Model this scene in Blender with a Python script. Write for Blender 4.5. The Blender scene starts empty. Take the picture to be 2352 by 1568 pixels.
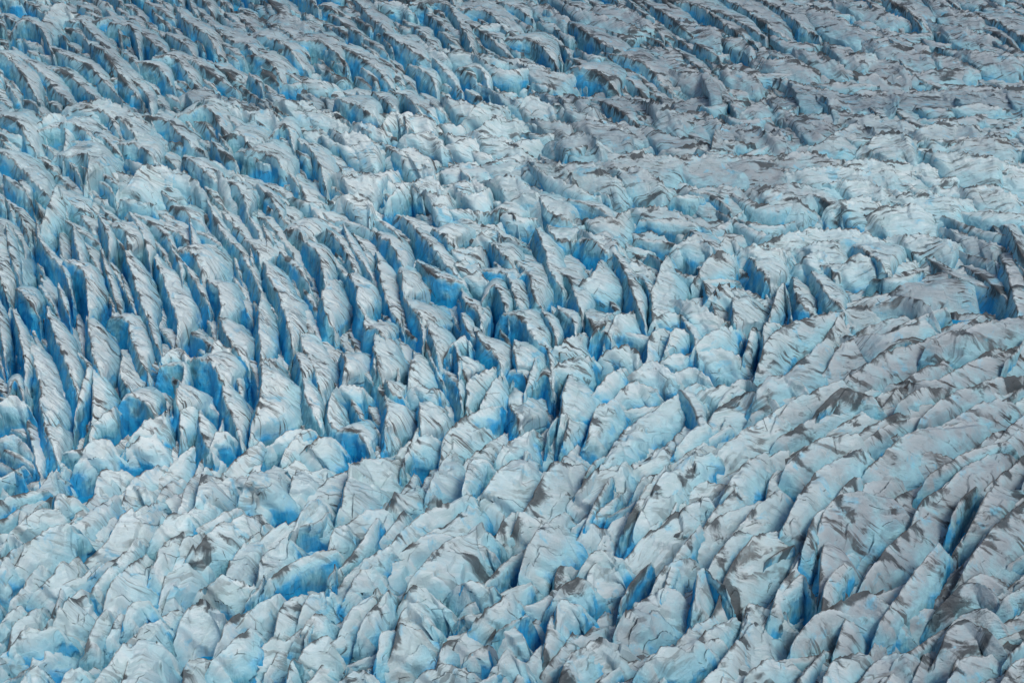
import bpy, math, zlib
import numpy as np
from math import radians as rad

# ------------------------------------------------------------------ camera, sky, sun, exposure
sc = bpy.context.scene
PITCH, HFOV, CAM_H = 27.0, 33.0, 300.0
cam_d = bpy.data.cameras.new("camera"); cam = bpy.data.objects.new("camera", cam_d)
sc.collection.objects.link(cam); sc.camera = cam
cam.location = (0, 0, CAM_H); cam.rotation_euler = (rad(90 - PITCH), 0, 0)
cam_d.sensor_width = 36; cam_d.lens = 18 / math.tan(rad(HFOV / 2))
cam_d.clip_start = 1; cam_d.clip_end = 20000

SUN_EL, SUN_AZ = 55.0, 145.0          # azimuth clockwise from +Y (the view direction)
world = bpy.data.worlds.new("World"); sc.world = world; world.use_nodes = True
wn = world.node_tree; bg = wn.nodes["Background"]
sky = wn.nodes.new("ShaderNodeTexSky"); sky.sky_type = 'NISHITA'; sky.sun_disc = False
sky.sun_elevation = rad(SUN_EL); sky.sun_rotation = rad(SUN_AZ); sky.dust_density = 4.0; sky.air_density = 1.0; sky.ozone_density = 1.0
wn.links.new(sky.outputs[0], bg.inputs[0]); bg.inputs[1].default_value = 0.11
sl = bpy.data.lights.new("sun", 'SUN'); sl.energy = 1.8; sl.angle = rad(14); sl.color = (1.0, 0.96, 0.90)
so = bpy.data.objects.new("sun", sl); sc.collection.objects.link(so)
so.rotation_euler = (rad(90 - SUN_EL), 0, rad(180 - SUN_AZ))
sc.view_settings.view_transform = 'Standard'; sc.view_settings.look = 'None'
sc.view_settings.exposure = -0.12; sc.view_settings.gamma = 1.0
sc.cycles.max_bounces = 8; sc.cycles.diffuse_bounces = 8; sc.cycles.glossy_bounces = 2
sc.cycles.use_denoising = True

# ------------------------------------------------------------------ noise
_rs = np.random.RandomState(7)
_P = _rs.permutation(256).astype(np.int32); _P = np.concatenate([_P, _P, _P])
_G = _rs.normal(size=(256, 3)).astype(np.float32); _G /= np.linalg.norm(_G, axis=1)[:, None]
def perlin(p):
    i = np.floor(p).astype(np.int32); f = (p - i).astype(np.float32); i &= 255
    u = f * f * f * (f * (f * 6 - 15) + 10)
    out = np.zeros(len(p), np.float32)
    for dx in (0, 1):
        wx = u[:, 0] if dx else 1 - u[:, 0]
        for dy in (0, 1):
            wy = u[:, 1] if dy else 1 - u[:, 1]
            for dz in (0, 1):
                wz = u[:, 2] if dz else 1 - u[:, 2]
                h = _P[_P[_P[i[:, 0] + dx] + i[:, 1] + dy] + i[:, 2] + dz]
                g = _G[h]
                out += wx * wy * wz * (g[:, 0] * (f[:, 0] - dx) + g[:, 1] * (f[:, 1] - dy) + g[:, 2] * (f[:, 2] - dz))
    return out * 1.6
def fbm(p, octv=3, ridged=False):
    out = 0; a = 1; s = 0
    for k in range(octv):
        n = perlin(p * (2.03 ** k) + 17.3 * k)
        if ridged: n = 0.5 - np.abs(n) * 1.6
        out = out + a * n; s += a; a *= 0.5
    return out / s
def shards(x, y, seed):
    """broken flat faces: every cell of an uneven mosaic gets its own height and tilt; also how near its border is"""
    ix, iy = np.floor(x).astype(np.int32), np.floor(y).astype(np.int32)
    best = np.full(len(x), 9.0); second = best.copy(); val = np.zeros(len(x))
    for dx in (-1, 0, 1):
        for dy in (-1, 0, 1):
            cx, cy = ix + dx, iy + dy
            h = _P[_P[(cx & 255)] + ((cy + seed * 7) & 255)]; g = _G[h]
            sx, sy = cx + 0.5 + 0.45 * g[:, 0], cy + 0.5 + 0.45 * g[:, 1]
            d = (x - sx) ** 2 + (y - sy) ** 2
            h2 = _P[h + 31]; g2 = _G[h2]
            m = d < best
            second = np.where(m, best, np.minimum(second, d))
            val = np.where(m, g2[:, 2] * 0.5 + (x - sx) * g2[:, 0] + (y - sy) * g2[:, 1], val)
            best = np.where(m, d, best)
    return val, np.sqrt(second) - np.sqrt(best)
def smooth(e0, e1, x):
    t = np.clip((x - e0) / (e1 - e0), 0, 1); return t * t * (3 - 2 * t)

# ------------------------------------------------------------------ the lie of the land
CP, SP = math.cos(rad(PITCH)), math.sin(rad(PITCH))
TH = math.tan(rad(HFOV / 2)) / 1176.0
def ground(P, z):
    """world points on the level z that stand at the survey positions P"""
    P = np.asarray(P, float); a = (P[:, 0] - 1176) * TH; b = (784 - P[:, 1]) * TH
    dy = CP + b * SP; dz = -SP + b * CP
    t = (z - CAM_H) / dz
    return np.stack([a * t, dy * t, np.zeros(len(P)) + z], 1)
def seg_dist(X, Y, poly):
    best = np.full(X.shape, 1e9)
    sg = np.zeros(X.shape)
    for (x0, y0), (x1, y1) in zip(poly[:-1], poly[1:]):
        dx, dy = x1 - x0, y1 - y0; L = dx * dx + dy * dy
        t = np.clip(((X - x0) * dx + (Y - y0) * dy) / L, 0, 1)
        ex, ey = X - x0 - t * dx, Y - y0 - t * dy
        d = np.hypot(ex, ey); m = d < best
        best = np.where(m, d, best); sg = np.where(m, np.sign(dx * ey - dy * ex), sg)
    return best, sg            # sg > 0: on the far side of a line drawn left to right
def gp(pts): return [tuple(q[:2]) for q in ground(np.array(pts, float), 0.0)]
BUMPS = [  # line, height, near-side spread, far-side spread
    (gp([(-300, 300), (300, 262), (560, 250), (1050, 248), (1500, 262), (2700, 250)]), 13, 75, 22),
    (gp([(1330, 395), (1750, 378), (2150, 372), (2700, 400)]), 11, 60, 20),
    (gp([(250, 410), (480, 405), (800, 430)]), 7, 50, 25),
    (gp([(2080, 640), (2250, 622), (2600, 600)]), 12, 42, 28),
    (gp([(-300, 1060), (300, 1030), (900, 1000), (1300, 960), (1640, 850), (1980, 700), (2200, 640)]), -9, 22, 40),
    (gp([(-300, 190), (700, 175), (1500, 195), (2700, 200)]), -9, 40, 30),
    (gp([(1500, 1330), (1900, 1400), (2100, 1390)]), -6, 18, 22),
]
def land(X, Y):
    X = np.asarray(X, float); Y = np.asarray(Y, float)
    z = np.zeros(X.shape)
    for poly, h, s0, s1 in BUMPS:
        d, sg = seg_dist(X, Y, poly)
        z += h * np.exp(-(d / np.where(sg > 0, s1, s0)) ** 2)
    q = np.stack([X.ravel() / 90, Y.ravel() / 90, X.ravel() * 0], 1)
    return z + 3.0 * perlin(q).reshape(X.shape)
def lift(P, h):
    P = np.asarray(P, float); z = np.zeros(len(P))
    for _ in range(7):
        W = ground(P, z); z = 0.5 * z + 0.5 * (land(W[:, 0], W[:, 1]) + h)
    return ground(P, z)

# ------------------------------------------------------------------ materials
def mat_ice(name="glacier_ice"):
    m = bpy.data.materials.new(name); m.use_nodes = True; nt = m.node_tree; N = nt.nodes; L = nt.links
    N.clear()
    def nd(t, **k):
        n = N.new(t)
        for a, v in k.items(): setattr(n, a, v)
        return n
    def val(x, s):
        if hasattr(x, 'is_linked') or hasattr(x, 'links'): L.new(x, s)
        else: s.default_value = x
    def math_(op, a, b=0.0, c=None, clamp=False):
        n = nd('ShaderNodeMath', operation=op, use_clamp=clamp); val(a, n.inputs[0]); val(b, n.inputs[1])
        if c is not None: val(c, n.inputs[2])
        return n.outputs[0]
    def ramp(x, lo, hi, a=0.0, b=1.0):
        n = nd('ShaderNodeMapRange', interpolation_type='SMOOTHSTEP')
        val(x, n.inputs[0]); n.inputs[1].default_value = lo; n.inputs[2].default_value = hi; n.inputs[3].default_value = a; n.inputs[4].default_value = b
        return n.outputs[0]
    def mix(f, a, b):
        n = nd('ShaderNodeMix', data_type='RGBA')
        val(f, n.inputs[0])
        for v, s in ((a, n.inputs[6]), (b, n.inputs[7])):
            if isinstance(v, tuple): s.default_value = (*v, 1)
            else: L.new(v, s)
        return n.outputs[2]
    def noise(vec, scale, detail=4, rough=0.55, dist=0.0):
        n = nd('ShaderNodeTexNoise'); L.new(vec, n.inputs['Vector']); n.inputs['Scale'].default_value = scale
        n.inputs['Detail'].default_value = detail; n.inputs['Roughness'].default_value = rough; n.inputs['Distortion'].default_value = dist
        return n.outputs['Fac']
    def mapped(vec, rot, scale):
        n = nd('ShaderNodeMapping'); L.new(vec, n.inputs[0]); n.inputs['Rotation'].default_value = tuple(rad(a) for a in rot)
        n2 = nd('ShaderNodeMapping'); L.new(n.outputs[0], n2.inputs[0]); n2.inputs['Scale'].default_value = scale
        return n2.outputs[0]
    geo = nd('ShaderNodeNewGeometry'); pos = geo.outputs['Position']
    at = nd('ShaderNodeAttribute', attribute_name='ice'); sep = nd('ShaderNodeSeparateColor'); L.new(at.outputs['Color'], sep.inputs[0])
    depth, crest, tone = sep.outputs[0], sep.outputs[1], sep.outputs[2]; grime_shade = at.outputs['Alpha']
    # wobble the positions so that the layers of old snow run in waves
    wob = nd('ShaderNodeTexNoise'); L.new(pos, wob.inputs['Vector']); wob.inputs['Scale'].default_value = 0.035; wob.inputs['Detail'].default_value = 1
    wv = nd('ShaderNodeVectorMath', operation='MULTIPLY_ADD'); L.new(wob.outputs['Color'], wv.inputs[0]); wv.inputs[1].default_value = (9, 9, 9); L.new(pos, wv.inputs[2])
    wpos = wv.outputs[0]
    la = nd('ShaderNodeAttribute', attribute_name='layer')
    lw = nd('ShaderNodeVectorMath', operation='MULTIPLY_ADD'); L.new(wob.outputs['Color'], lw.inputs[0]); lw.inputs[1].default_value = (7, 3, 0); L.new(la.outputs['Vector'], lw.inputs[2])
    lay = mapped(lw.outputs[0], (0, 0, 0), (0.36, 0.05, 1.0))
    l1 = noise(lay, 1.0, 5, 0.62, 0.4)
    l2 = noise(mapped(lw.outputs[0], (0, 0, 0), (0.85, 0.07, 1.0)), 1.0, 3, 0.6, 0.3)
    big = noise(pos, 0.028, 4, 0.6); med = noise(wpos, 0.16, 5, 0.6); fine = noise(pos, 1.6, 4, 0.65)
    flute = noise(mapped(pos, (0, 0, 0), (0.9, 0.9, 0.09)), 1.0, 4, 0.6, 0.3)
    # weathered surface: pale grey blue to lilac grey
    surf = mix(ramp(med, 0.35, 0.65), (0.36, 0.545, 0.59), (0.52, 0.645, 0.69))
    surf = mix(math_('MULTIPLY', ramp(l1, 0.42, 0.62), math_('MULTIPLY_ADD', tone, 0.45, 0.12)), surf, (0.68, 0.76, 0.77))
    surf = mix(math_('MULTIPLY', ramp(l2, 0.50, 0.36), 0.45), surf, (0.72, 0.80, 0.84))
    surf = mix(ramp(grime_shade, 0.22, 0.0, 0.0, 0.40), surf, (0.76, 0.83, 0.84))  # whiter clean ice, and the painted brightness of the sunlit band
    lil = math_('MULTIPLY', ramp(math_('ADD', math_('MULTIPLY', big, 0.7), math_('MULTIPLY', grime_shade, 0.6)), 0.45, 1.0), 0.85)  # grey ice, and the cloud shade painted along the top
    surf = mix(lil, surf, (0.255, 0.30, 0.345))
    # blue of the ice itself where the crust has gone: patches and cracks
    patch = math_('MULTIPLY', ramp(noise(wpos, 0.11, 5, 0.65, 0.6), 0.56, 0.70), 0.75)
    surf = mix(patch, surf, (0.14, 0.48, 0.68))
    surf = mix(math_('MULTIPLY', crest, 0.35), surf, (0.74, 0.82, 0.85))
    # bare walls
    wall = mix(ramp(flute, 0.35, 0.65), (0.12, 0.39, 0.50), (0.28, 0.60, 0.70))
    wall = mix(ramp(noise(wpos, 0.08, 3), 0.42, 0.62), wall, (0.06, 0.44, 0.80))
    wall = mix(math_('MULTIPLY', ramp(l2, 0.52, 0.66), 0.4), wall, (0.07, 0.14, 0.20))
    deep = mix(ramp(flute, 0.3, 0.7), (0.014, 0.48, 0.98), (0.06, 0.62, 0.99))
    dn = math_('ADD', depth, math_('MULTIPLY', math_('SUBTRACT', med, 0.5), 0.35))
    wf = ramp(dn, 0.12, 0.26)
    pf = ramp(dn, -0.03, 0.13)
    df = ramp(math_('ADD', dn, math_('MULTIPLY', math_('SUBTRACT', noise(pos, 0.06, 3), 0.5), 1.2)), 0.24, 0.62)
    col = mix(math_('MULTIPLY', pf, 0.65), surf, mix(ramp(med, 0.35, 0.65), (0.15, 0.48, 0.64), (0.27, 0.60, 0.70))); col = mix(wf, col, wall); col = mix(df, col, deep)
    # thin layers of dark dust melting out of the old snow
    gate = ramp(noise(pos, 0.07, 4, 0.6), 0.40, 0.60)
    streak = math_('MULTIPLY', ramp(l2, 0.55, 0.62), gate)
    streak2 = math_('MULTIPLY', ramp(l1, 0.60, 0.655), ramp(noise(pos, 0.05, 4, 0.6, 0.2), 0.42, 0.58))
    s_all = math_('MAXIMUM', math_('MULTIPLY', streak, 0.8), math_('MULTIPLY', streak2, 0.75))
    s_all = math_('MULTIPLY', s_all, math_('SUBTRACT', 1.0, math_('MULTIPLY', wf, 0.75)))
    s_all = math_('MULTIPLY', s_all, math_('MULTIPLY_ADD', tone, 1.0, 0.35), clamp=True)
    col = mix(s_all, col, (0.065, 0.065, 0.068))
    # dark cracks
    vor = nd('ShaderNodeTexVoronoi', feature='DISTANCE_TO_EDGE'); L.new(mapped(wpos, (0, 0, 20), (0.05, 0.10, 0.10)), vor.inputs['Vector']); vor.inputs['Scale'].default_value = 1.0
    crack = math_('MULTIPLY', ramp(vor.outputs['Distance'], 0.0, 0.016, 1.0, 0.0), ramp(noise(pos, 0.12, 4, 0.7), 0.54, 0.62))
    col = mix(math_('MULTIPLY', crack, 0.7), col, (0.05, 0.06, 0.065))
    # soot-like grit gathered on crests and in hollows
    gr = math_('ADD', noise(mapped(lw.outputs[0], (0, 0, 0), (0.17, 0.07, 1.0)), 1.0, 5, 0.6, 0.6), math_('MULTIPLY', crest, 0.14))
    gr = math_('ADD', gr, math_('MULTIPLY', math_('SUBTRACT', l1, 0.5), 0.30))
    gr = ramp(math_('ADD', gr, math_('MULTIPLY', math_('SUBTRACT', grime_shade, 0.5), 0.07)), 0.615, 0.70)
    gr = math_('MULTIPLY', gr, math_('SUBTRACT', 1.0, math_('MULTIPLY', wf, 0.9)))
    col = mix(math_('MULTIPLY', gr, 0.85), col, mix(big, (0.022, 0.026, 0.030), (0.05, 0.062, 0.075)))
    edge = math_('MULTIPLY', ramp(crest, 0.80, 0.93), ramp(noise(pos, 0.22, 3, 0.6), 0.40, 0.56))
    col = mix(math_('MULTIPLY', edge, 0.65), col, (0.085, 0.085, 0.085))
    b = nd('ShaderNodeBsdfPrincipled'); L.new(col, b.inputs['Base Color'])
    L.new(ramp(fine, 0.3, 0.7, 0.38, 0.62), b.inputs['Roughness']); b.inputs['IOR'].default_value = 1.31
    b.inputs['Specular IOR Level'].default_value = 0.4
    # relief
    h = math_('ADD', math_('MULTIPLY', math_('MULTIPLY', l2, 1.5), math_('MULTIPLY_ADD', tone, 0.9, 0.2)), math_('MULTIPLY', l1, 1.4))
    h = math_('ADD', h, math_('MULTIPLY', med, 0.8)); h = math_('ADD', h, math_('MULTIPLY', fine, 0.34))
    h = math_('ADD', h, math_('MULTIPLY', math_('MULTIPLY', flute, wf), 0.9)); h = math_('SUBTRACT', h, math_('MULTIPLY', crack, 0.35))
    bp = nd('ShaderNodeBump'); bp.inputs['Strength'].default_value = 0.8; bp.inputs['Distance'].default_value = 1.0
    L.new(h, bp.inputs['Height']); L.new(bp.outputs[0], b.inputs['Normal'])
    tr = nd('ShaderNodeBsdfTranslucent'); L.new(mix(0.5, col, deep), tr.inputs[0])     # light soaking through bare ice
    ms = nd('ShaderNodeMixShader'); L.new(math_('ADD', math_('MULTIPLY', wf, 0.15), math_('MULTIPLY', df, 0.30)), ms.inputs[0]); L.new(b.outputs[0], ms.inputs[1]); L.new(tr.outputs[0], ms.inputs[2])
    o = nd('ShaderNodeOutputMaterial'); L.new(ms.outputs[0], o.inputs[0])
    return m
ICE = mat_ice()

# ------------------------------------------------------------------ ridges of ice
def resample(poly, n):
    poly = np.asarray(poly, float)
    d = np.r_[0, np.cumsum(np.hypot(*np.diff(poly, axis=0).T))]; s = np.linspace(0, d[-1], n)
    # smooth interpolation through the points
    if len(poly) > 2:
        m = np.gradient(poly, d, axis=0)
        k = np.clip(np.searchsorted(d, s, side='right') - 1, 0, len(d) - 2)
        h = (d[k + 1] - d[k])[:, None]; t = ((s - d[k])[:, None]) / h
        return ((2*t**3-3*t**2+1)*poly[k] + (t**3-2*t**2+t)*h*m[k] + (-2*t**3+3*t**2)*poly[k+1] + (t**3-t**2)*h*m[k+1]), d[-1]
    return np.stack([np.interp(s, d, poly[:, 0]), np.interp(s, d, poly[:, 1])], 1), d[-1]

def ridge_mesh(crest, w, seed, small=False):
    """Verts, quads and ice attributes of one ridge: a sharp crest, a weathered back falling to the right, steep walls round it."""
    r = np.random.RandomState(seed)
    step = 3.0 if not small else 4.5
    crest = np.asarray(crest, float)
    length = np.hypot(*np.diff(crest, axis=0).T).sum()
    nu = int(np.clip(length / step, 14, 200)); nv = int(np.clip(w / step, 8, 80))
    C, _ = resample(crest, nu)
    u = np.linspace(0, 1, nu); v = np.linspace(0, 1, nv)
    tan = np.gradient(C, axis=0); tan /= np.linalg.norm(tan, axis=1)[:, None] + 1e-9
    nrm = np.stack([-tan[:, 1], tan[:, 0]], 1)
    flip = np.where(nrm[:, 0] * 1.0 + nrm[:, 1] * 0.5 < 0, -1, 1); nrm *= (1 if flip.mean() > 0 else -1)
    dirn = nrm + np.array([0.75, 0.40]); dirn /= np.linalg.norm(dirn, axis=1)[:, None]
    dirn = dirn * 0.6 + dirn.mean(0) * 0.4
    upward = crest[-1, 1] < crest[0, 1] and (crest[0, 1] - crest[-1, 1]) > 0.25 * abs(crest[-1, 0] - crest[0, 0])
    e0, e1 = (0.55, 0.45)
    cm = crest.mean(0); ang_ = math.degrees(math.atan2(crest[-1, 1] - crest[0, 1], crest[-1, 0] - crest[0, 0]))
    slab = smooth(-120, 120, cm[1] - (1010 - 0.42 * max(cm[0] - 1150, 0)))                # the smoother ice of the near field
    banded = smooth(1150, 1600, cm[0]) * smooth(620, 420, cm[1])                          # the low layered ice, far right
    a, b2 = (r.uniform(0.15, 0.45), r.uniform(0.05, 0.3)) if slab < 0.5 else (r.uniform(0.35, 0.75), r.uniform(0.2, 0.6)) if cm[0] < 1500 else (r.uniform(0.6, 0.9), r.uniform(0.5, 0.85))
    taper = a + (1 - a) * smooth(0, 0.35, u); taper *= b2 + (1 - b2) * smooth(0, 0.4, 1 - u)
    hc = r.normal(0, 1.0 + 1.6 * slab)
    scale = np.hypot(*(ground([[1176, C[:, 1].mean()]], 0)[0] - np.array([0, 0, CAM_H]))[1:]) * TH      # metres per survey unit here
    W = w * scale
    hcrest = hc + 0.05 * W * r.normal() * u - (0.30 - 0.25 * slab) * W * smooth(0.72, 1.0, u) - 0.15 * W * smooth(0.2, 0.0, u)
    Lc = lift(C, hcrest + 0.6)
    steep = abs(tan[:, 1].mean()); near_up = tan[:, 0].mean() * tan[:, 1].mean() < 0      # rises to the right
    blade = 0.0 if near_up else smooth(0.3, 0.8, steep)
    drop = min(W * (r.uniform(0.35, 0.5) + 0.35 * blade + 0.24 * slab) * (1 - 0.35 * banded), 18)
    ang = dirn[:, 0] * 0 + 1
    R = lift(C + dirn * (w * taper)[:, None], hcrest - drop * taper)
    V = v[None, :, None]
    top = Lc[:, None] * (1 - V) + R[:, None] * V
    bul = r.uniform(0.18, 0.32) * drop
    ex = r.uniform(1.6, 2.4); UU, VV = u[:, None], v[None, :]; ee = r.uniform(0.15, 0.5) * drop * (1 - 0.5 * slab)
    zb = np.full((nu, nv), 1e9)
    cuts = [(r.uniform(0.05, 0.95), t_ + r.uniform(-.1, .1)) for t_ in ((0.12, 0.4, 0.62, 0.85) if small else (0.08, 0.3, 0.42, 0.55, 0.68, 0.8, 0.92))] + [(0.04, 0.4), (0.96, 0.45)]
    for uk, vk in cuts:
        vk = min(max(vk, 0.02), 1); s_ = 2 * uk - 1
        fk = -drop * vk ** ex - ee * abs(s_) ** 3
        gu = -ee * 6 * s_ * abs(s_) + r.normal(0, 0.25 + 0.45 * slab) * drop; gv = -drop * ex * vk ** (ex - 1)
        zb = np.minimum(zb, fk + gu * (UU - uk) + gv * (VV - vk) + r.uniform(0, 0.05) * drop)
    zb = (zb + drop * VV) * (0.35 + 0.65 * taper[:, None])
    top[:, :, 2] += zb
    # walls: rings below the rim
    D = max(14.0, min(1.5 * W + 8, 32))
    nk = int(np.clip(D / scale / (step * 1.6), 8, 26))
    k = (np.arange(1, nk + 1) / nk) ** 1.35 * D
    iu = np.r_[np.zeros(nk, int), np.arange(nu), np.full(nk, nu - 1)]
    iv = np.r_[np.zeros(nk, int), np.arange(nv), np.full(nk, nv - 1)]
    du = np.r_[-k[::-1], np.zeros(nu), k]; dv = np.r_[-k[::-1], np.zeros(nv), k]
    X = top[iu][:, iv].copy()
    # outward directions in plan
    tu = np.gradient(top.mean(1), axis=0)[:, :2]; tu /= np.linalg.norm(tu, axis=1)[:, None] + 1e-9
    tv = (R - Lc)[:, :2]; tv /= np.linalg.norm(tv, axis=1)[:, None] + 1e-9
    OU = tu[iu][:, None, :] * np.sign(du)[:, None, None]; OV = tv[iu][:, None, :] * np.sign(dv)[None, :, None]
    DU = np.abs(du)[:, None]; DV = np.abs(dv)[None, :]
    dep = np.sqrt(DU ** 2 + DV ** 2)
    leanL, leanR, leanE = r.uniform(0.12, 0.26) + 0.12 * blade, r.uniform(0.02, 0.10), r.uniform(0.2, 0.45)
    fl = np.where(dv < 0, leanL, leanR)[None, :]
    # the right-hand shoulder and the ends roll over, the left-hand crest breaks sharply
    rollR = np.where(dv > 0, min(0.22 * W, 2.5), 0.15)[None, :]
    X[..., :2] += OV * (DV * fl + rollR * (1 - np.exp(-DV / 2.0)))[..., None] + OU * (DU * leanE + min(0.2 * W, 2.0) * (1 - np.exp(-DU / 2.0)))[..., None]
    X[..., 2] -= dep
    th = rad(24 - 16 * smooth(900, 1700, cm[0]) - 10 * banded - 32 * slab * smooth(2000, 1400, cm[0]) - 16 * slab + r.normal(0, 4))
    lu = X[..., 0] * math.sin(th) + X[..., 1] * math.cos(th); lv = X[..., 0] * math.cos(th) - X[..., 1] * math.sin(th) + dep
    layer = np.stack([lu.ravel() * (1 - 0.30 * slab), lv.ravel(), np.full(lu.size, seed * 3.7)], 1)
    pts = X.reshape(-1, 3); depf = dep.ravel()
    vv = np.broadcast_to(v[iv][None, :], dep.shape).ravel(); uu = np.broadcast_to(u[iu][:, None], dep.shape).ravel()
    s = max(W, 4.0)
    # broad facets, then folds, then chips (all continuous in world space)
    A = 0.11 * s
    q = pts / s
    wallf = smooth(0, 3, depf)
    n1 = np.stack([fbm(q * 1.1 + o, 2) for o in (0, 31.7, 63.1)], 1)
    pts = pts + n1 * np.array([A, A, A * 0.8]) * (1.1 - 0.75 * slab)
    fac = fbm(np.stack([pts[:, 0] / (0.7 * s), pts[:, 1] / (0.9 * s), pts[:, 2] / s], 1) + 5.5, 3, True)
    pts[:, 2] += fac * A * 0.5 * (1 - 0.6 * wallf)
    # jagged rim along the crest
    jag = fbm(np.stack([pts[:, 0] / 2.6, pts[:, 1] / 2.6, np.full(len(pts), seed * 1.0)], 1), 4, True)
    nearc = np.exp(-vv * W / 2.2) * np.exp(-depf / 2.5)
    pts[:, 2] += jag * nearc * min(3.2, 0.26 * s) * (1 - 0.6 * slab)
    pts[:, 0] += jag * nearc * 0.8 * (1 - 0.6 * slab)
    # broken faces
    um = np.r_[0, np.cumsum(np.linalg.norm(np.diff(Lc, axis=0), axis=1))]
    cell = max((0.34 + 0.18 * slab) * s, 2.2)
    fu_ = np.broadcast_to((um[iu] + du)[:, None], dep.shape).ravel() / (cell * (1.7 - 0.4 * slab)); fv_ = np.broadcast_to((v[iv] * W + dv)[None, :], dep.shape).ravel() / cell
    wob_ = n1[:, :2] * 0.7
    sh, brd = shards(fu_ + wob_[:, 0] + seed * 1.37, fv_ + wob_[:, 1], seed)
    amp = cell * (0.16 + 0.10 * slab) * (1 - 0.45 * smooth(1500, 1900, cm[0]) * slab)
    pts[:, 2] += sh * amp * (1 - wallf); pts[:, 0] -= sh * amp * 0.8 * wallf * np.sign(0.5 - vv); pts[:, 1] -= sh * amp * 0.3 * wallf
    # folds of the old layers on the back, flutes on the walls
    lay = fbm(np.stack([layer[:, 1] / 11, layer[:, 0] / 1.9 + n1[:, 0] * 1.5, layer[:, 2]], 1), 3, True)
    pts[:, 2] += lay * (0.8 - 0.6 * slab) * (1 - wallf)
    flu = fbm(np.stack([pts[:, 0] / 1.8, pts[:, 1] / 1.8, pts[:, 2] / 12], 1), 3, True)
    pts[:, 0] += flu * 0.8 * wallf; pts[:, 1] -= flu * 0.4 * wallf
    fine = fbm(pts / 1.3, 2); pts[:, 2] += fine * (0.25 - 0.12 * slab)
    nU, nV = len(iu), len(iv)
    idx = np.arange(nU * nV).reshape(nU, nV)
    Q = np.stack([idx[:-1, :-1], idx[1:, :-1], idx[1:, 1:], idx[:-1, 1:]], -1).reshape(-1, 4)
    # outward orientation: top must face up
    p0, p1, p3 = pts[idx[nU // 2, nV // 2]], pts[idx[nU // 2 + 1, nV // 2]], pts[idx[nU // 2, nV // 2 + 1]]
    if np.cross(p1 - p0, p3 - p0)[2] < 0: Q = Q[:, ::-1]
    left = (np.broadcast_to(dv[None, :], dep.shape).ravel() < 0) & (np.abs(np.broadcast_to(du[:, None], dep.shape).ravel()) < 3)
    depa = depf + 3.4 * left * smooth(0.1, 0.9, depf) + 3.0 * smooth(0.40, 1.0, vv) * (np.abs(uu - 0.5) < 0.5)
    ridge_mesh.slab = slab; ridge_mesh.layer = layer; ridge_mesh.top = (idx[nk:nk + nu, nk:nk + nv], nU, nV, nk, nu, nv)
    fu, fv = np.arange(nU - 1)[:, None], np.arange(nV - 1)[None, :]
    ridge_mesh.istop = ((fu >= nk) & (fu < nk + nu - 1) & (fv >= nk) & (fv < nk + nv - 1)).ravel()
    return pts, Q, depa, np.exp(-vv * W / 2.5) * np.exp(-depf / 4), W, (Lc, R)

def vertex_normals(pts, Q):
    a, b, c, d = (pts[Q[:, k]] for k in range(4)); n = np.cross(c - a, d - b)
    N_ = np.zeros_like(pts)
    for ax in range(3):
        for k in range(4): N_[:, ax] += np.bincount(Q[:, k], n[:, ax], len(pts))
    return N_ / (np.linalg.norm(N_, axis=1)[:, None] + 1e-9)
def link_mesh(name, pts, Q, attr, layer, origin=None, parent=None, normals=None):
    if normals is not None:
        used = np.unique(Q); inv = np.zeros(len(pts), int); inv[used] = np.arange(len(used))
        pts, attr, layer, normals, Q = pts[used], attr[used], layer[used], normals[used], inv[Q]
    me = bpy.data.meshes.new(name)
    org = np.zeros(3) if origin is None else np.asarray(origin, float)
    me.vertices.add(len(pts)); me.vertices.foreach_set("co", (pts - org).astype(np.float32).ravel())
    me.loops.add(Q.size); me.loops.foreach_set("vertex_index", Q.astype(np.int32).ravel())
    me.polygons.add(len(Q)); me.polygons.foreach_set("loop_start", np.arange(0, Q.size, 4, dtype=np.int32))
    me.update(calc_edges=True)
    me.polygons.foreach_set("use_smooth", np.ones(len(Q), bool))
    a = me.attributes.new("ice", 'FLOAT_COLOR', 'POINT'); a.data.foreach_set("color", attr.astype(np.float32).ravel())
    a = me.attributes.new("layer", 'FLOAT_VECTOR', 'POINT'); a.data.foreach_set("vector", layer.astype(np.float32).ravel())
    if normals is not None: me.normals_split_custom_set_from_vertices(normals.tolist())
    me.materials.append(ICE)
    o = bpy.data.objects.new(name, me); sc.collection.objects.link(o)
    if parent is not None: o.parent = parent
    else: o.location = org
    return o

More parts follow.
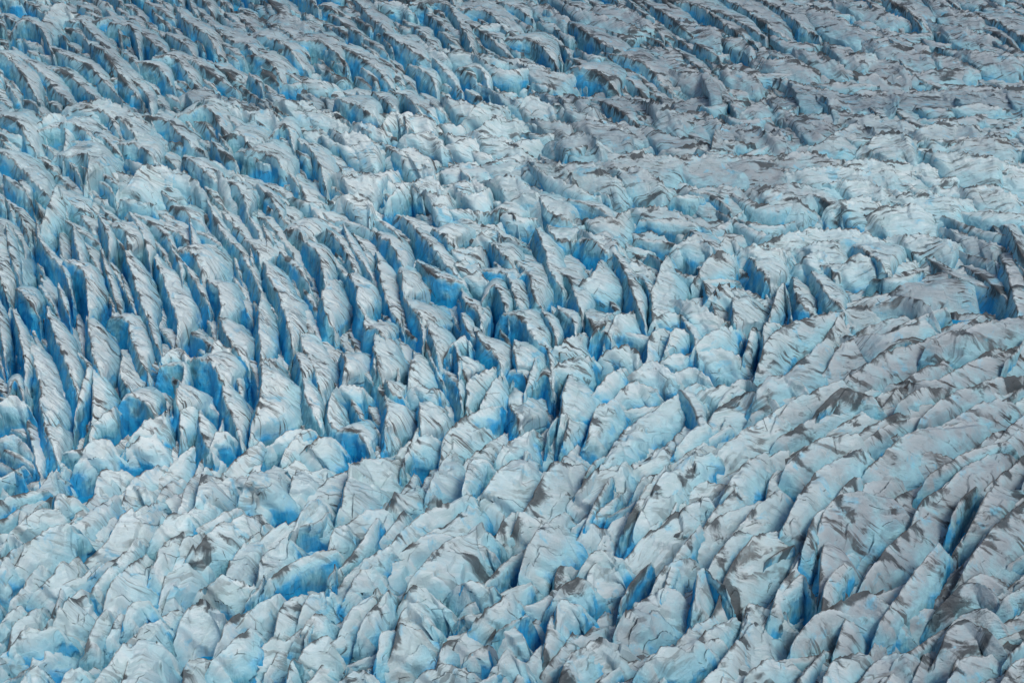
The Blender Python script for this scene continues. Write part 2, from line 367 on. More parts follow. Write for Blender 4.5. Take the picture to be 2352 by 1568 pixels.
DATA = """@0 0
110 200 160 150 250 180 330 320 w50
300 200 340 70 420 40 500 130 w170
490 150 570 160 620 240 w90
590 190 700 320 800 430 w80
680 150 780 150 820 260 w50
800 170 900 190 940 300 w60
940 200 1050 300 1140 370 w70
0 385 60 410 150 530 230 650 w120
180 430 300 520 400 640 470 700 w80
330 480 450 510 560 600 680 700 w60
430 370 520 420 590 450 690 540 770 620 w60
640 330 750 430 830 540 920 640 w130
780 560 900 560 1000 640 1030 780 w60
980 440 1080 470 1160 560 w60
1120 400 1200 400 1280 500 1350 590 w80
1270 400 1340 430 1460 520 1560 580 w60
1180 250 1260 300 1330 380 w60
1260 130 1300 200 1400 260 1500 350 w170
1490 200 1600 290 1700 320 1760 400 w110
1750 250 1850 270 1950 330 2050 420 w150
1750 400 1860 450 1940 560 w160
1300 640 1420 620 1520 680 w180
560 720 700 710 850 760 980 850 w200
300 830 400 790 480 860 w100
440 860 540 880 620 950 w130
290 900 430 880 430 1050 w60
640 760 740 800 800 900 w110
800 830 850 860 950 1000 w170
1040 820 1170 870 1260 960 1330 1000 w120
1280 790 1450 780 1500 860 1540 950 w150
1400 700 1550 700 1650 760 w180
1700 760 1850 770 1930 850 w180
1560 950 1680 960 1720 1060 w200
620 920 700 960 800 1040 w110
860 1000 960 1010 1040 1100 w150
1300 1110 1400 1180 1480 1250 w100
440 1090 600 1100 580 1230 w250
300 1500 400 1300 440 1400 w120
880 1280 1000 1170 1200 1180 w300
1500 1190 1600 1250 1730 1300 w300
1880 930 1950 870 2010 1000 w90
2090 1000 2180 1100 2230 1250 w110
0 800 120 860 200 980 w160
0 1050 150 1180 300 1330 w130
130 1250 190 1350 w60
1100 1200 1320 1230 1420 1350 w90
1700 1050 1850 1080 1950 1180 w160
1950 700 2100 710 2200 760 w200
2100 760 2250 780 2350 850 w160
1560 1260 1640 1300 1700 1450 w80
1870 180 1960 230 2080 300 w130
2070 280 2200 290 2330 400 w110
1910 110 2010 110 2120 180 w100
@784 0
100 0 210 140 330 250 w110
280 20 400 20 480 80 w60
560 40 740 60 800 150 870 280 w100
820 80 1000 100 1100 180 1200 270 w160
840 150 960 220 1060 300 1150 380 w60
1110 30 1200 50 1280 110 w70
1290 20 1450 60 1560 140 w120
1560 30 1700 90 1850 130 2000 190 w90
1200 280 1350 300 1450 420 w90
1650 210 1780 300 1900 360 w130
1800 60 1950 60 2100 150 w130
2150 60 2260 120 2352 200 w100
0 330 120 400 260 500 330 590 w90
340 260 460 340 560 400 w100
520 280 620 330 720 380 w130
700 340 850 360 1000 380 1100 420 w120
660 430 720 500 800 600 w40
550 480 600 520 640 600 w60
850 470 950 480 1000 580 w70
1100 390 1250 430 1400 480 w70
960 400 1100 480 1250 470 w60
1270 460 1400 500 1550 500 w140
1650 480 1780 520 1850 590 w140
1900 400 2100 470 2200 560 w150
730 680 850 710 920 740 w110
870 800 940 740 1100 740 w230
1230 740 1340 700 1450 750 w260
1500 680 1620 690 1750 760 w200
2000 700 2150 720 2350 800 w220
1560 760 1650 780 1780 830 w120
0 700 100 740 200 800 w130
360 780 500 790 640 860 w260
300 840 360 780 420 850 w90
430 800 450 900 w50
120 850 230 870 300 900 w90
480 930 600 920 700 1000 w110
960 880 1090 820 1220 870 w170
1350 830 1490 850 1600 900 w260
1650 850 1800 860 1950 900 w260
930 930 1130 980 1260 1050 w160
1500 960 1650 940 1800 1000 w200
0 920 130 950 230 990 w240
380 1060 500 1040 620 1100 w260
700 1180 850 1130 950 1160 w130
1000 1130 1200 1110 1400 1150 w260
1320 1130 1540 1180 1620 1280 w230
1500 1130 1700 1150 1900 1240 w240
1870 1100 2050 1080 2300 1090 w200
1900 1160 2100 1190 2200 1260 w200
0 1200 100 1220 220 1250 w180
340 1350 450 1260 530 1330 w60
470 1270 620 1230 700 1300 w150
740 1290 900 1240 1000 1290 w110
1000 1240 1200 1250 1330 1320 1400 1400 w300
1040 1470 1140 1450 1200 1540 w150
2030 1450 2200 1440 2352 1500 w160
1680 1500 1850 1520 1950 1470 w130
0 1360 130 1360 220 1450 w180
580 1310 640 1340 740 1350 w180
820 1330 900 1340 1000 1310 w130
1340 1360 1450 1480 1580 1530 w170
@1567.5 0
0 30 120 60 260 150 380 230 w120
220 80 340 130 480 210 w60
330 20 450 90 560 170 660 230 w150
540 10 700 100 830 190 w120
870 70 1050 120 1250 200 w160
760 40 900 60 1020 100 w110
1150 20 1300 60 1450 110 w120
1430 20 1560 100 1650 180 w170
1720 0 1850 70 2050 120 w150
1800 170 1950 200 2100 250 w150
2100 130 2250 200 2352 260 w150
0 150 120 170 250 230 w160
300 270 400 270 470 340 w90
600 410 750 420 900 470 w180
860 360 1000 400 1100 460 w120
1050 330 1150 370 1250 420 w120
1220 380 1400 400 1550 500 w260
1750 380 1850 400 1950 450 w120
1350 300 1500 320 1700 380 w180
2000 360 2150 370 2300 400 w150
0 500 120 520 250 580 w200
300 470 420 500 520 560 w150
700 560 850 590 950 620 w160
1000 640 1200 670 1400 660 w180
1520 660 1750 640 1950 640 w240
1950 650 2150 650 2300 680 w160
40 700 200 680 350 720 w160
480 740 570 700 680 760 w110
670 680 850 670 1020 700 w190
0 790 120 780 250 850 w160
400 900 500 880 700 930 w260
230 960 270 880 450 880 650 950 w240
700 760 820 800 1000 850 w180
1200 830 1400 830 1550 870 w180
1300 960 1400 900 1550 960 w300
1000 960 1200 870 1350 930 w200
1650 900 1800 870 2000 900 w240
1900 960 2100 950 2250 980 w200
0 1100 200 1080 400 1090 w220
300 1090 550 1080 750 1110 w300
700 1100 850 1060 1050 1100 w180
850 1180 1050 1150 1250 1200 w200
1150 1120 1300 1120 1450 1160 w200
1400 1130 1600 1130 1750 1190 w300
1750 1050 1950 1080 2150 1100 w200
2000 1150 2150 1130 2352 1170 w200
20 1300 200 1300 400 1330 w250
540 1290 700 1280 900 1290 w170
1100 1270 1250 1260 1400 1330 w180
850 1330 960 1380 1050 1450 w80
1080 1400 1200 1370 1350 1400 w150
1300 1470 1500 1430 1700 1450 w260
1500 1350 1700 1340 1900 1380 w180
1950 1300 2100 1300 2300 1360 w200
550 1330 700 1350 850 1420 w150
@0 523
-30 30 -20 250 40 450 w220
-30 470 0 700 30 900 w60
95 600 130 740 160 880 170 1050 w70
200 800 240 960 280 1130 300 1300 320 1450 w190
330 590 370 720 440 900 520 1100 w110
270 75 330 180 420 270 480 420 w40
480 250 545 285 600 430 605 600 w120
600 640 620 780 650 920 700 1050 w170
500 0 520 120 560 260 w60
120 420 180 500 240 560 w110
870 200 920 360 970 520 1040 660 w120
770 0 850 60 900 180 w200
700 190 740 340 800 520 840 620 w50
800 620 880 660 900 760 950 880 1000 980 w140
960 510 1010 590 1040 720 1090 840 w50
1080 250 1130 370 1170 500 1215 640 1210 780 w170
1230 150 1310 190 1385 330 1400 420 w220
1420 370 1500 440 1520 540 1510 640 w150
1510 620 1540 720 1600 800 1680 900 w150
1570 80 1640 150 1700 250 1790 440 w50
1700 110 1780 180 1810 260 w180
1820 250 1860 370 1900 440 1960 560 w120
1790 470 1780 620 1790 800 1800 950 w110
1930 430 1950 580 1970 640 2000 800 w170
1980 10 2060 50 2100 110 w200
2110 110 2190 180 2215 280 2240 380 w90
2250 360 2220 480 2230 560 2280 680 w180
2060 700 2080 830 2160 980 2200 1150 w180
1130 880 1200 830 1300 900 w120
1140 950 1260 950 1250 1080 1170 1240 w40
1230 1080 1220 1180 1240 1280 w230
1450 880 1480 800 1600 850 w150
1340 900 1430 930 1540 1080 w200
1530 1060 1540 1160 1600 1300 1650 1440 w120
1810 930 1790 1080 1760 1260 1740 1400 w300
2040 870 2060 950 2100 1040 w120
2090 1050 2110 1180 2190 1320 w90
2280 1160 2260 1320 2330 1400 w120
830 880 830 980 870 1100 930 1160 w190
650 960 640 1060 640 1200 620 1400 w130
560 900 600 950 570 1060 520 1260 w50
640 1350 700 1300 780 1240 w80
870 1170 930 1160 1040 1260 w120
900 1500 1000 1430 1130 1430 w240
560 1560 620 1500 720 1470 w180
920 1430 1000 1340 1130 1280 w160
1240 1400 1250 1260 1320 1180 w120
1370 1280 1380 1400 1450 1540 w100
1460 1480 1500 1400 1560 1410 w120
-20 1210 90 1170 180 1230 w110
60 1140 100 1050 160 1200 w60
-20 1450 100 1430 200 1520 w90
280 1230 300 1350 340 1450 380 1560 w150
1880 1480 2000 1400 2130 1390 w90
2100 1520 2180 1470 2250 1430 w200
1950 1560 2000 1480 2100 1400 w150
40 0 60 160 120 330 w60
@784 523
60 345 105 420 110 520 150 600 w150
160 620 165 690 250 720 300 780 w130
215 700 230 820 220 900 250 1050 w200
20 0 60 120 150 250 190 310 w50
-60 60 0 120 60 240 100 320 w90
250 40 330 130 390 220 430 290 w110
400 290 420 400 430 500 w210
440 500 480 570 540 630 600 730 w200
500 580 550 680 560 800 w40
530 20 600 110 680 210 800 330 w80
540 240 600 300 690 350 800 370 w60
640 20 700 60 770 120 w200
750 170 860 140 960 160 w260
770 260 900 250 980 290 w200
850 340 940 320 1020 370 w120
980 300 1050 310 1150 340 1170 420 1240 600 w110
990 480 1050 400 1090 460 1140 600 w80
870 500 930 560 960 680 w80
830 440 860 520 920 560 960 640 w60
830 600 860 700 920 760 w60
580 630 600 720 640 850 670 950 w150
560 720 600 880 680 1030 w40
490 870 470 1000 450 1120 w200
220 840 240 960 280 1050 w200
930 720 960 800 1040 860 1100 1000 w130
780 790 840 750 900 820 w90
810 880 820 960 860 1040 w170
730 860 770 800 800 900 800 1050 w30
720 1000 780 1050 820 1200 w50
860 1200 870 1060 950 1000 1080 970 w130
950 1260 1010 1120 1080 1020 w120
1190 800 1200 900 1190 980 w230
1150 600 1230 620 1310 740 1400 820 w130
1230 330 1260 310 1330 400 1340 440 w30
1200 240 1290 330 1310 460 1370 560 w160
1350 40 1400 160 1430 280 1500 380 w110
950 60 1060 20 1100 100 w150
1040 120 1100 200 1180 270 w140
1480 290 1560 350 1610 480 1650 620 w130
1620 400 1720 330 1780 220 w200
1430 0 1480 80 1600 100 w200
1670 80 1780 130 1850 200 w160
1700 30 1800 60 1900 120 w160
1900 220 1960 330 2000 440 2050 560 w80
1920 270 2030 250 2150 320 w180
2020 340 2060 350 2130 470 w50
2200 280 2150 390 2140 520 2150 600 w200
1390 590 1450 690 1480 800 w60
1500 560 1590 640 1610 720 w60
1450 850 1540 780 1650 740 w200
1420 850 1440 960 1450 1080 w40
1460 980 1560 910 1700 900 w170
1510 1330 1530 1160 1560 1040 w260
1325 910 1290 1040 1270 1110 w60
1170 1000 1250 1010 1270 1100 w80
1340 1060 1400 1010 1450 1100 w90
1160 1150 1180 1270 1220 1380 w290
690 1560 730 1440 840 1330 1000 1270 w260
850 1310 930 1270 1080 1230 w80
1090 1560 1180 1430 1290 1390 w180
1200 1560 1300 1490 1400 1420 1500 1370 w160
1540 1420 1580 1300 1660 1220 w110
1700 1400 1760 1250 1850 1200 w180
1740 1140 1840 1020 1930 980 w120
1930 1130 1990 1080 2100 1100 w150
2020 1000 2100 960 2250 1000 w160
1880 1500 2000 1340 2150 1250 2300 1150 w180
2110 870 2150 720 2230 720 w120
1870 850 1950 830 2040 900 w200
1680 590 1750 700 1840 660 w180
1850 700 1880 620 1980 600 w170
1740 740 1790 700 1850 770 w120
2180 620 2230 590 2300 600 w90
2250 800 2300 700 2350 710 w120
2230 900 2290 870 2350 880 w100
0 870 20 940 10 1060 w200
-20 1100 60 1080 130 1090 w130
300 1400 310 1260 300 1180 w200
540 1200 540 1320 560 1430 w230
120 1400 220 1370 280 1450 w90
400 1520 500 1430 600 1420 w180
310 1060 330 1120 400 1160 w120
500 1100 560 1090 660 1120 w130
0 1400 100 1400 170 1500 w100
@1567.5 523
70 30 200 130 280 190 w70
0 100 100 60 200 150 w150
230 180 300 80 400 150 w120
470 230 540 310 600 400 w220
430 150 600 140 720 170 w200
700 60 850 20 1100 20 1380 80 w220
820 130 950 110 1100 110 w260
810 220 960 170 1030 230 w230
900 250 1030 320 1050 400 w200
1040 300 1180 220 1330 230 w180
1200 140 1320 200 1400 290 w200
1500 60 1650 50 1850 100 w200
1850 20 2000 60 2150 120 w220
2230 0 2300 130 2352 200 w120
100 330 200 200 350 200 w180
240 430 280 400 370 420 w200
620 560 690 390 720 480 w100
770 400 790 500 850 560 w150
920 360 1000 480 1060 530 w120
340 500 350 600 370 680 w270
0 520 130 560 240 620 w220
10 640 60 720 90 830 w60
130 780 200 720 300 700 w150
450 790 490 690 520 720 w60
560 760 570 660 620 660 w70
570 830 600 760 740 680 860 620 950 600 w180
990 590 1010 560 1060 650 w50
1050 820 1100 760 1250 680 1400 640 w300
790 950 900 880 1000 830 w220
1240 970 1400 880 1600 820 1720 760 1900 710 w260
1500 640 1550 600 1700 560 w180
1040 640 1100 560 1300 510 w200
1270 500 1400 470 1600 520 w150
1410 450 1540 340 1700 270 1900 230 w420
2190 210 2250 380 2300 540 w220
1850 720 2000 660 2150 620 2300 580 w200
2010 940 2060 880 2150 840 w180
1650 1060 1800 1040 1900 980 2100 900 2300 830 w200
560 1080 640 1010 750 1020 w160
440 1190 500 1110 560 1070 w50
0 980 60 960 140 1000 w100
110 850 250 830 330 850 w200
150 1350 230 1240 370 1170 500 1180 w250
10 1150 60 1200 100 1280 w70
160 1120 250 1090 330 1080 w120
300 1130 400 1030 470 1060 w90
700 1260 750 1200 900 1150 1000 1090 w180
790 1340 900 1290 1100 1190 1190 1130 w130
1000 1180 1100 1120 1230 1130 w150
1250 1250 1400 1150 1550 1130 w170
870 1430 1000 1370 1200 1300 1400 1260 w150
1180 1400 1300 1330 1450 1270 1650 1240 w150
1450 1140 1550 1030 1700 960 w150
1560 1160 1650 1110 1750 1090 w120
1870 1310 1950 1260 2150 1200 w200
1400 1560 1500 1470 1650 1380 1850 1320 w260
1730 1230 1850 1150 2000 1110 w170
2080 1460 2200 1370 2350 1300 w180
280 1500 400 1400 600 1290 w260
80 1560 130 1500 300 1510 w130
0 1450 60 1400 120 1370 w90
800 1560 900 1480 1100 1440 w200
@0 1046
120 480 130 380 220 270 330 140 w200
-20 560 60 540 150 590 w100
370 380 400 290 500 290 w120
660 200 700 120 850 110 w180
830 280 880 200 980 220 w150
1090 500 1160 420 1250 390 w160
620 620 690 560 820 430 1030 330 w320
120 700 200 620 300 540 430 470 w200
100 500 250 400 370 390 w170
660 870 750 770 830 700 920 600 w100
720 1000 780 870 880 760 970 700 w230
-20 800 40 700 130 620 w120
270 860 400 780 510 700 w200
90 960 200 830 300 700 w120
390 1120 470 980 600 920 w250
1060 740 1130 600 1250 520 w150
1080 920 1150 740 1260 620 1380 560 w330
1350 590 1500 450 1650 380 1750 330 w230
1240 330 1290 200 1400 100 w90
1350 250 1400 130 1550 110 w280
1680 250 1750 130 1850 60 w280
1990 200 2050 60 2200 20 w300
1990 450 2080 350 2180 310 w260
1550 900 1620 650 1750 520 1880 480 w230
1780 800 1820 640 1930 560 w220
1410 920 1550 840 1700 840 w260
2020 920 2080 800 2200 740 w250
2260 620 2300 520 2352 480 w120
1220 1150 1260 1080 1400 1010 1500 1060 w300
50 1300 90 1180 250 1050 w170
90 1280 180 1200 350 1170 w130
210 1420 280 1260 390 1160 w230
600 1250 650 1150 720 1080 w130
750 1220 830 1100 890 1130 w120
860 1080 900 1000 1000 1000 w120
920 1240 1000 1150 1070 1120 w150
640 1560 750 1420 860 1290 950 1220 w170
820 1580 880 1400 930 1300 1050 1290 w290
1480 1370 1600 1290 1700 1200 w150
1640 1150 1750 1050 1880 960 w150
1900 1150 1950 1000 2050 930 w140
2080 1070 2150 930 2250 920 w180
2060 1220 2130 1130 2200 1090 w150
1250 1580 1300 1430 1480 1400 w250
1700 1440 1800 1330 1960 1280 w200
2050 1390 2100 1310 2230 1270 w250
1980 1500 2010 1400 2060 1420 w90
390 1540 450 1460 530 1450 w130
-20 1400 60 1330 120 1300 w120
120 1580 180 1500 240 1460 w130
0 1130 60 1060 130 1030 w120
480 960 560 920 620 940 w80
@784 1046
0 320 60 120 200 40 340 20 w300
330 300 400 210 480 160 w200
0 490 150 400 290 330 w300
280 600 400 480 550 380 700 320 820 270 w150
450 610 600 520 800 420 870 320 w180
840 200 900 40 980 30 w90
610 220 690 30 740 -20 w200
950 230 1080 120 1250 20 w330
1220 350 1350 200 1500 60 1600 20 w260
1590 260 1680 180 1800 110 1900 70 w300
480 860 620 720 780 580 900 510 w290
1060 540 1100 460 1170 390 w130
1180 500 1250 420 1380 400 w240
1250 720 1350 520 1480 390 w250
870 720 950 620 1040 660 w150
0 870 100 760 280 640 w110
50 920 130 800 200 780 w170
0 1170 100 1020 220 950 w160
130 1180 230 1020 300 950 w120
440 960 550 880 680 920 w250
380 1130 420 1050 500 1030 w280
830 880 960 850 1030 870 w160
960 1100 1080 1000 1150 950 w150
1470 920 1490 780 1650 790 w150
1490 930 1560 870 1670 860 w130
1680 920 1720 760 1850 740 w330
1690 720 1760 660 1900 680 w180
1830 480 1900 400 2040 330 w150
1950 610 2050 500 2200 420 2352 330 w280
1620 560 1700 470 1790 480 w170
2070 160 2130 90 2220 50 w160
2030 330 2100 220 2180 130 w130
2100 340 2200 150 2352 30 w240
2170 880 2230 760 2330 720 w150
1950 1120 2050 1000 2200 960 w300
1480 1110 1500 1020 1600 1000 w130
1400 1300 1440 1120 1500 1050 w110
780 1270 850 1170 980 1110 w250
330 1330 400 1200 520 1170 w250
250 1330 280 1220 350 1210 w90
670 1380 720 1270 790 1250 w100
1070 1200 1180 1130 1300 1180 w250
1060 1440 1130 1370 1230 1400 w170
1640 1320 1700 1230 1900 1250 w380
1500 1540 1560 1380 1680 1330 w180
1330 1480 1380 1330 1470 1300 w150
2130 1360 2220 1300 2352 1250 w200
540 1520 640 1460 850 1480 w260
0 1500 100 1460 200 1490 w150
2100 1560 2200 1460 2352 1430 w200
900 1330 1000 1280 1050 1330 w120
@1567.5 1046
0 320 100 220 370 190 w180
120 470 250 330 380 210 w130
90 580 250 430 420 350 w160
340 150 400 80 500 10 w150
590 240 640 110 720 90 w150
690 80 800 10 900 -20 w180
400 460 500 360 600 280 w180
300 820 370 680 500 580 700 450 w280
200 740 260 640 340 540 w120
100 900 130 770 220 840 w130
700 470 800 330 900 200 w150
780 340 930 90 1080 0 w190
1040 330 1090 240 1150 180 w80
1180 270 1300 150 1430 60 1650 20 w320
950 480 1000 370 1130 290 1270 270 w380
950 860 960 700 980 600 w280
1330 740 1450 580 1600 440 w190
870 520 920 400 1000 360 w70
1600 440 1640 330 1750 260 1900 120 w300
1800 220 1950 80 2100 0 w360
2000 430 2080 300 2120 230 w220
2000 720 2150 500 2352 330 w280
1950 880 2050 820 2200 840 w330
1440 1010 1560 850 1680 700 w120
970 1010 1000 850 1060 790 w80
640 980 680 880 730 830 w70
730 900 820 820 870 900 w70
1080 1020 1200 960 1350 980 w230
850 1160 950 1080 1120 1040 w150
410 1190 460 1010 600 1050 w320
0 1250 60 1180 160 1120 w130
90 1290 200 1180 280 1130 w120
0 1420 80 1320 180 1280 w110
270 1560 370 1320 430 1170 w300
1350 1230 1450 1100 1600 1050 w230
1090 1230 1140 1110 1230 1080 w150
1800 1270 1900 1160 2050 1200 w320
1640 1430 1740 1260 1820 1240 w130
1230 1480 1380 1370 1470 1370 w320
2220 1520 2280 1430 2352 1410 w150
1860 1150 1950 1080 2050 1070 w190
500 1450 580 1370 680 1350 w170
800 1560 850 1450 930 1380 w130
1840 960 1950 870 2050 900 w160
960 1520 1050 1400 1150 1350 w180
1850 1500 1920 1400 2050 1370 w200"""
def parse():
    out = []; off = (0, 0)
    for ln in DATA.strip().splitlines():
        if ln[0] == '@': off = tuple(float(t) for t in ln[1:].split()); continue
        tk = ln.split(); w = float(tk[-1][1:]) / 3; v = [float(t) for t in tk[:-1]]
        out.append((np.array([(off[0] + v[i] / 3, off[1] + v[i + 1] / 3) for i in range(0, len(v), 2)]), w))
    return out
def stretch(c, w):
    m = c.mean(0); f = 0.10 + 0.12 * (m[1] < 420) + 0.14 * (m[0] > 1350) * (m[1] < 560) + 0.22 * (m[0] > 1400) * (m[1] > 650)
    c = c.copy(); a, b = c[0] - c[1], c[-1] - c[-2]; L = np.hypot(*np.diff(c, axis=0).T).sum()
    c[0] += a / np.hypot(*a) * L * f; c[-1] += b / np.hypot(*b) * L * f
    return c, w * (1.12 + 0.14 * (m[1] > 1050))
traced = [stretch(c, w) for c, w in parse()]

# which way the ridges run, read off the surveyed ones
mid = np.array([c.mean(0) for c, w in traced]); drc = np.array([c[-1] - c[0] for c, w in traced])
drc /= np.linalg.norm(drc, axis=1)[:, None]; wid = np.array([w for c, w in traced])
def flow(p):
    d2 = ((mid - p) ** 2 * np.array([1, 1.6])).sum(1); k = np.argsort(d2)[:9]; wt = 1 / (d2[k] + 900)
    th = np.arctan2(drc[k, 1], drc[k, 0]) * 2
    a = math.atan2((np.sin(th) * wt).sum(), (np.cos(th) * wt).sum()) / 2
    return a, float(np.average(wid[k], weights=wt))
GRIME_SHADE = [  # x, y, reach, amount: greyer ice, with cloud shade at the top and a sunlit band painted in
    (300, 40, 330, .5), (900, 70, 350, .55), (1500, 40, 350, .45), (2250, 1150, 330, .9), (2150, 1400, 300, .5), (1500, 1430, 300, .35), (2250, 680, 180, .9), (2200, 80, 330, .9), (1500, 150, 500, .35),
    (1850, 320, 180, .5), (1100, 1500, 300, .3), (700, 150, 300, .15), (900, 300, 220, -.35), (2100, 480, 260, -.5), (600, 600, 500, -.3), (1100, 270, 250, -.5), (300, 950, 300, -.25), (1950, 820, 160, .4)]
def grime_shade_at(p):
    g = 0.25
    for x, y, r_, a in GRIME_SHADE: g += a * math.exp(-((p[0] - x) ** 2 + (p[1] - y) ** 2) / r_ ** 2)
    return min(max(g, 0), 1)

def shape_data(c, w, seed, small=False):
    pts, Q, dep, cr, W, rim = ridge_mesh(c, w, seed, small)
    r = np.random.RandomState(seed + 999)
    p = c.mean(0) + np.array([w / 2, 0])
    at = np.empty((len(pts), 4)); at[:, 0] = dep / 24.0 * (0.55 + 0.5 * smooth(450, 700, p[1]) * smooth(2500, 1300, p[0]) * (1 - 0.45 * ridge_mesh.slab) + 0.08); at[:, 1] = cr; at[:, 2] = r.uniform(0.35, 1.0) * (1 - 0.7 * ridge_mesh.slab * smooth(2100, 1500, p[0])); at[:, 3] = grime_shade_at(p)
    return pts, Q, at, rim
def area(c, w): return np.hypot(*np.diff(c, axis=0).T).sum() * w
def visible(c, w): m = c.mean(0); return -20 < m[0] < 2372 and -20 < m[1] < 1590
order = sorted(range(len(traced)), key=lambda i: -area(*traced[i]))
singles = [i for i in order if visible(*traced[i])][:300]
rest = [i for i in range(len(traced)) if i not in set(singles)]

# every serac told apart by shape, colour and where it stands among its like
COLS = ["far left", "left", "left of centre", "right of centre", "right", "far right"]
ROWS = ["along the top", "in the upper part", "above the middle", "below the middle", "in the lower part", "along the bottom"]
ORD = "first second third fourth fifth sixth seventh eighth ninth tenth eleventh twelfth thirteenth".split()
info = []
for i in singles:
    c, w = traced[i]; L_ = np.hypot(*np.diff(c, axis=0).T).sum(); m = c.mean(0) + np.array([w / 2, w / 5])
    big = area(c, w); asp = L_ / w
    shape = "blade" if asp > 3.2 else "fin" if asp > 2.0 else "slab" if w > 68 else "block"
    size = "big" if big > 9000 else "small" if big < 4200 else "mid-sized"
    g_ = grime_shade_at(m); tint = "dusty grey" if g_ > .7 else "greyish" if g_ > .4 else "pale blue" if g_ > .15 else "clean whitish"  # dusty and clean also cover the painted cloud shade and sunlit band
    info.append([i, shape, size, tint, min(max(int(m[0] / 392), 0), 5), min(max(int(m[1] / 261.4), 0), 5), m])
def label_of(e):
    same = sorted([f for f in info if f[1] == e[1] and f[4:6] == e[4:6]], key=lambda f: f[6][0])
    k = same.index(e); n = len(same)
    pos = "" if n == 1 else ("left one of two " if k == 0 else "right one of two ") if n == 2 else "leftmost of its kind " if k == 0 else "rightmost of its kind " if k == n - 1 else ORD[k] + " from its left "
    tail = ROWS[e[5]] + (", " if e[4] in (0, 5) else ", ") + ("at " if e[4] in (0, 1, 4, 5) else "") + COLS[e[4]]
    return "%s %s ice %s, %s%s" % (e[2], e[3], e[1], pos, tail)
for e in info:
    i = e[0]; c, w = traced[i]
    pts, Q, at, rim = shape_data(c, w, i); istop = ridge_mesh.istop; ly_ = ridge_mesh.layer
    base = np.array([pts[:, 0].mean(), pts[:, 1].mean(), pts[:, 2].min()])
    o = bpy.data.objects.new("serac", None); o.location = base; sc.collection.objects.link(o); o.empty_display_size = 3
    nr = vertex_normals(pts, Q)
    link_mesh("weathered_top", pts, Q[istop], at, ly_, base, o, nr)
    link_mesh("ice_wall", pts, Q[~istop], at, ly_, base, o, nr)
    o["category"] = "serac"; o["group"] = {"blade": "long ice blades", "fin": "ice fins", "slab": "broad ice slabs", "block": "ice blocks"}[e[1]] + " of the crevassed glacier"
    o["label"] = label_of(e)
ls = [label_of(e) for e in info]; print("labels", len(set(ls)), len(ls), max(len(l.split()) for l in ls))

# the smaller ridges between them
bag = [(c, w, i, False) for i, (c, w) in ((i, traced[i]) for i in rest)]
rf = np.random.RandomState(11)
n_fill = 0
def foot(c, w):
    C, _ = resample(c, 12); R = C + np.array([w * 0.95, w * 0.35]); return np.concatenate([C, R[::-1]])
FEET = [foot(c, w) for c, w in traced]
FB = np.array([[f[:, 0].min(), f[:, 1].min(), f[:, 0].max(), f[:, 1].max()] for f in FEET])
def covered(p):
    for k in np.nonzero((FB[:, 0] < p[0]) & (FB[:, 2] > p[0]) & (FB[:, 1] < p[1]) & (FB[:, 3] > p[1]))[0]:
        f = FEET[k]; a, b = f, np.roll(f, -1, 0)
        m = (a[:, 1] > p[1]) != (b[:, 1] > p[1])
        xs = a[m, 0] + (p[1] - a[m, 1]) / (b[m, 1] - a[m, 1]) * (b[m, 0] - a[m, 0])
        if (xs > p[0]).sum() % 2: return True
    return False
y = -130.0; tried = 0
while y < 1700:
    x = -260.0 + rf.uniform(0, 40)
    lod = 0.5 + 0.5 * min(max(y, 0) / 1568, 1)
    while x < 2620:
        p = np.array([x + rf.uniform(-18, 18), y + rf.uniform(-12, 12)])
        inside = covered(p); tried += 1
        if not inside or rf.rand() < (0.12 if y > 1000 else 0.06 if y > 450 else 0.75):
            a, w0 = flow(p)
            w = w0 * rf.uniform(0.5, 1.0) * (0.5 if inside else 1) * (0.75 if y < 450 else 1); ln = w * rf.uniform(1.8, 3.2) * (1.5 if p[0] > 1400 else 1.1)
            a += rf.normal(0, 0.15)
            shard = rf.rand() < ((0.85 if y < 450 else 0.45) if inside else 0.25)
            if shard: w *= (0.35 if y > 450 else 0.5); ln *= 0.9; a += rf.normal(0, 0.2)
            t = np.array([math.cos(a), math.sin(a)]); n = np.array([-t[1], t[0]])
            c = np.array([p - t * ln / 2, p + n * rf.uniform(-.1, .1) * ln, p + t * ln / 2])
            bag.append((c - np.array([w * .5, w * .2]), w, 5000 + n_fill, 2 if shard else 1)); n_fill += 1
        x += 66 * lod * rf.uniform(0.8, 1.2) * (1 if -40 < x < 2400 else 1.4)
    y += 44 * lod
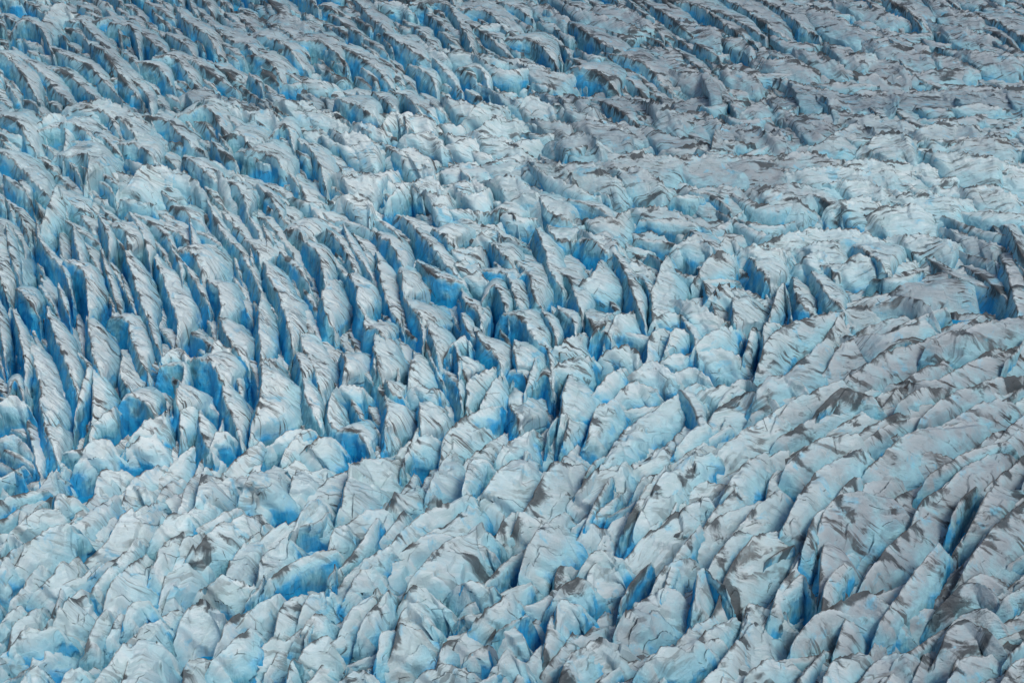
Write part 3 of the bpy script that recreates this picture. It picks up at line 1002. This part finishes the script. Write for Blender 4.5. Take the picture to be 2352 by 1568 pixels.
allp, allq, alla, alll, base = [], [], [], [], 0
SINK = 1.0
for c, w, s, small in bag:
    pts, Q, at, rim = shape_data(c, w, s, small)
    if small:
        m_ = c.mean(0); bz = 1 - smooth(-150, 150, m_[1] - (1020 - 0.16 * max(m_[0] - 900, 0) ** 1.0))
        pts[:, 2] -= ((5.5 - 2.5 * (m_[1] < 330)) if small == 1 else 0.5) + (3 + 3 * bz) * np.random.RandomState(s).rand()
    allp.append(pts); alll.append(ridge_mesh.layer); allq.append(Q + base); alla.append(at); base += len(pts)
o = link_mesh("small_ice_ridges", np.concatenate(allp), np.concatenate(allq), np.concatenate(alla), np.concatenate(alll))
o["kind"] = "stuff"; o["label"] = "countless smaller ridges and shards of ice packed between the large seracs"; o["category"] = "ice ridges"
print("verts in small ridges", base, "fill", n_fill, "singles", len(singles))

# the body of the glacier under the crevasses
gx = np.sign(np.linspace(-1, 1, 301)) * np.abs(np.linspace(-1, 1, 301)) ** 1.6 * 1500
gy = 150 + np.linspace(0, 1, 420) ** 1.7 * 5000
GX, GY = np.meshgrid(gx, gy)
Z = land(GX, GY) - 15 + 2 * smooth(900, 1050, GY)
far = smooth(1250, 1500, GY) + smooth(450, 700, np.abs(GX) * 900 / np.maximum(GY, 300)); far = np.clip(far, 0, 1)
q = np.stack([GX.ravel() / 30, GY.ravel() / 60, GX.ravel() * 0], 1)
Z += far * 12 + (fbm(q, 4, True).reshape(Z.shape)) * (3 + 14 * far)
pts = np.stack([GX.ravel(), GY.ravel(), Z.ravel()], 1); idx = np.arange(len(pts)).reshape(GX.shape)
Q = np.stack([idx[:-1, :-1], idx[:-1, 1:], idx[1:, 1:], idx[1:, :-1]], -1).reshape(-1, 4)
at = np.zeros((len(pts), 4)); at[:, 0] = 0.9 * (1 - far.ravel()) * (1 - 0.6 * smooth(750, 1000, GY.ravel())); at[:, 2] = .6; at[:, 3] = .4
g = link_mesh("glacier", pts, Q, at, pts); g["kind"] = "structure"; g["label"] = "blue ice floor of the glacier at the bottom of the crevasses"
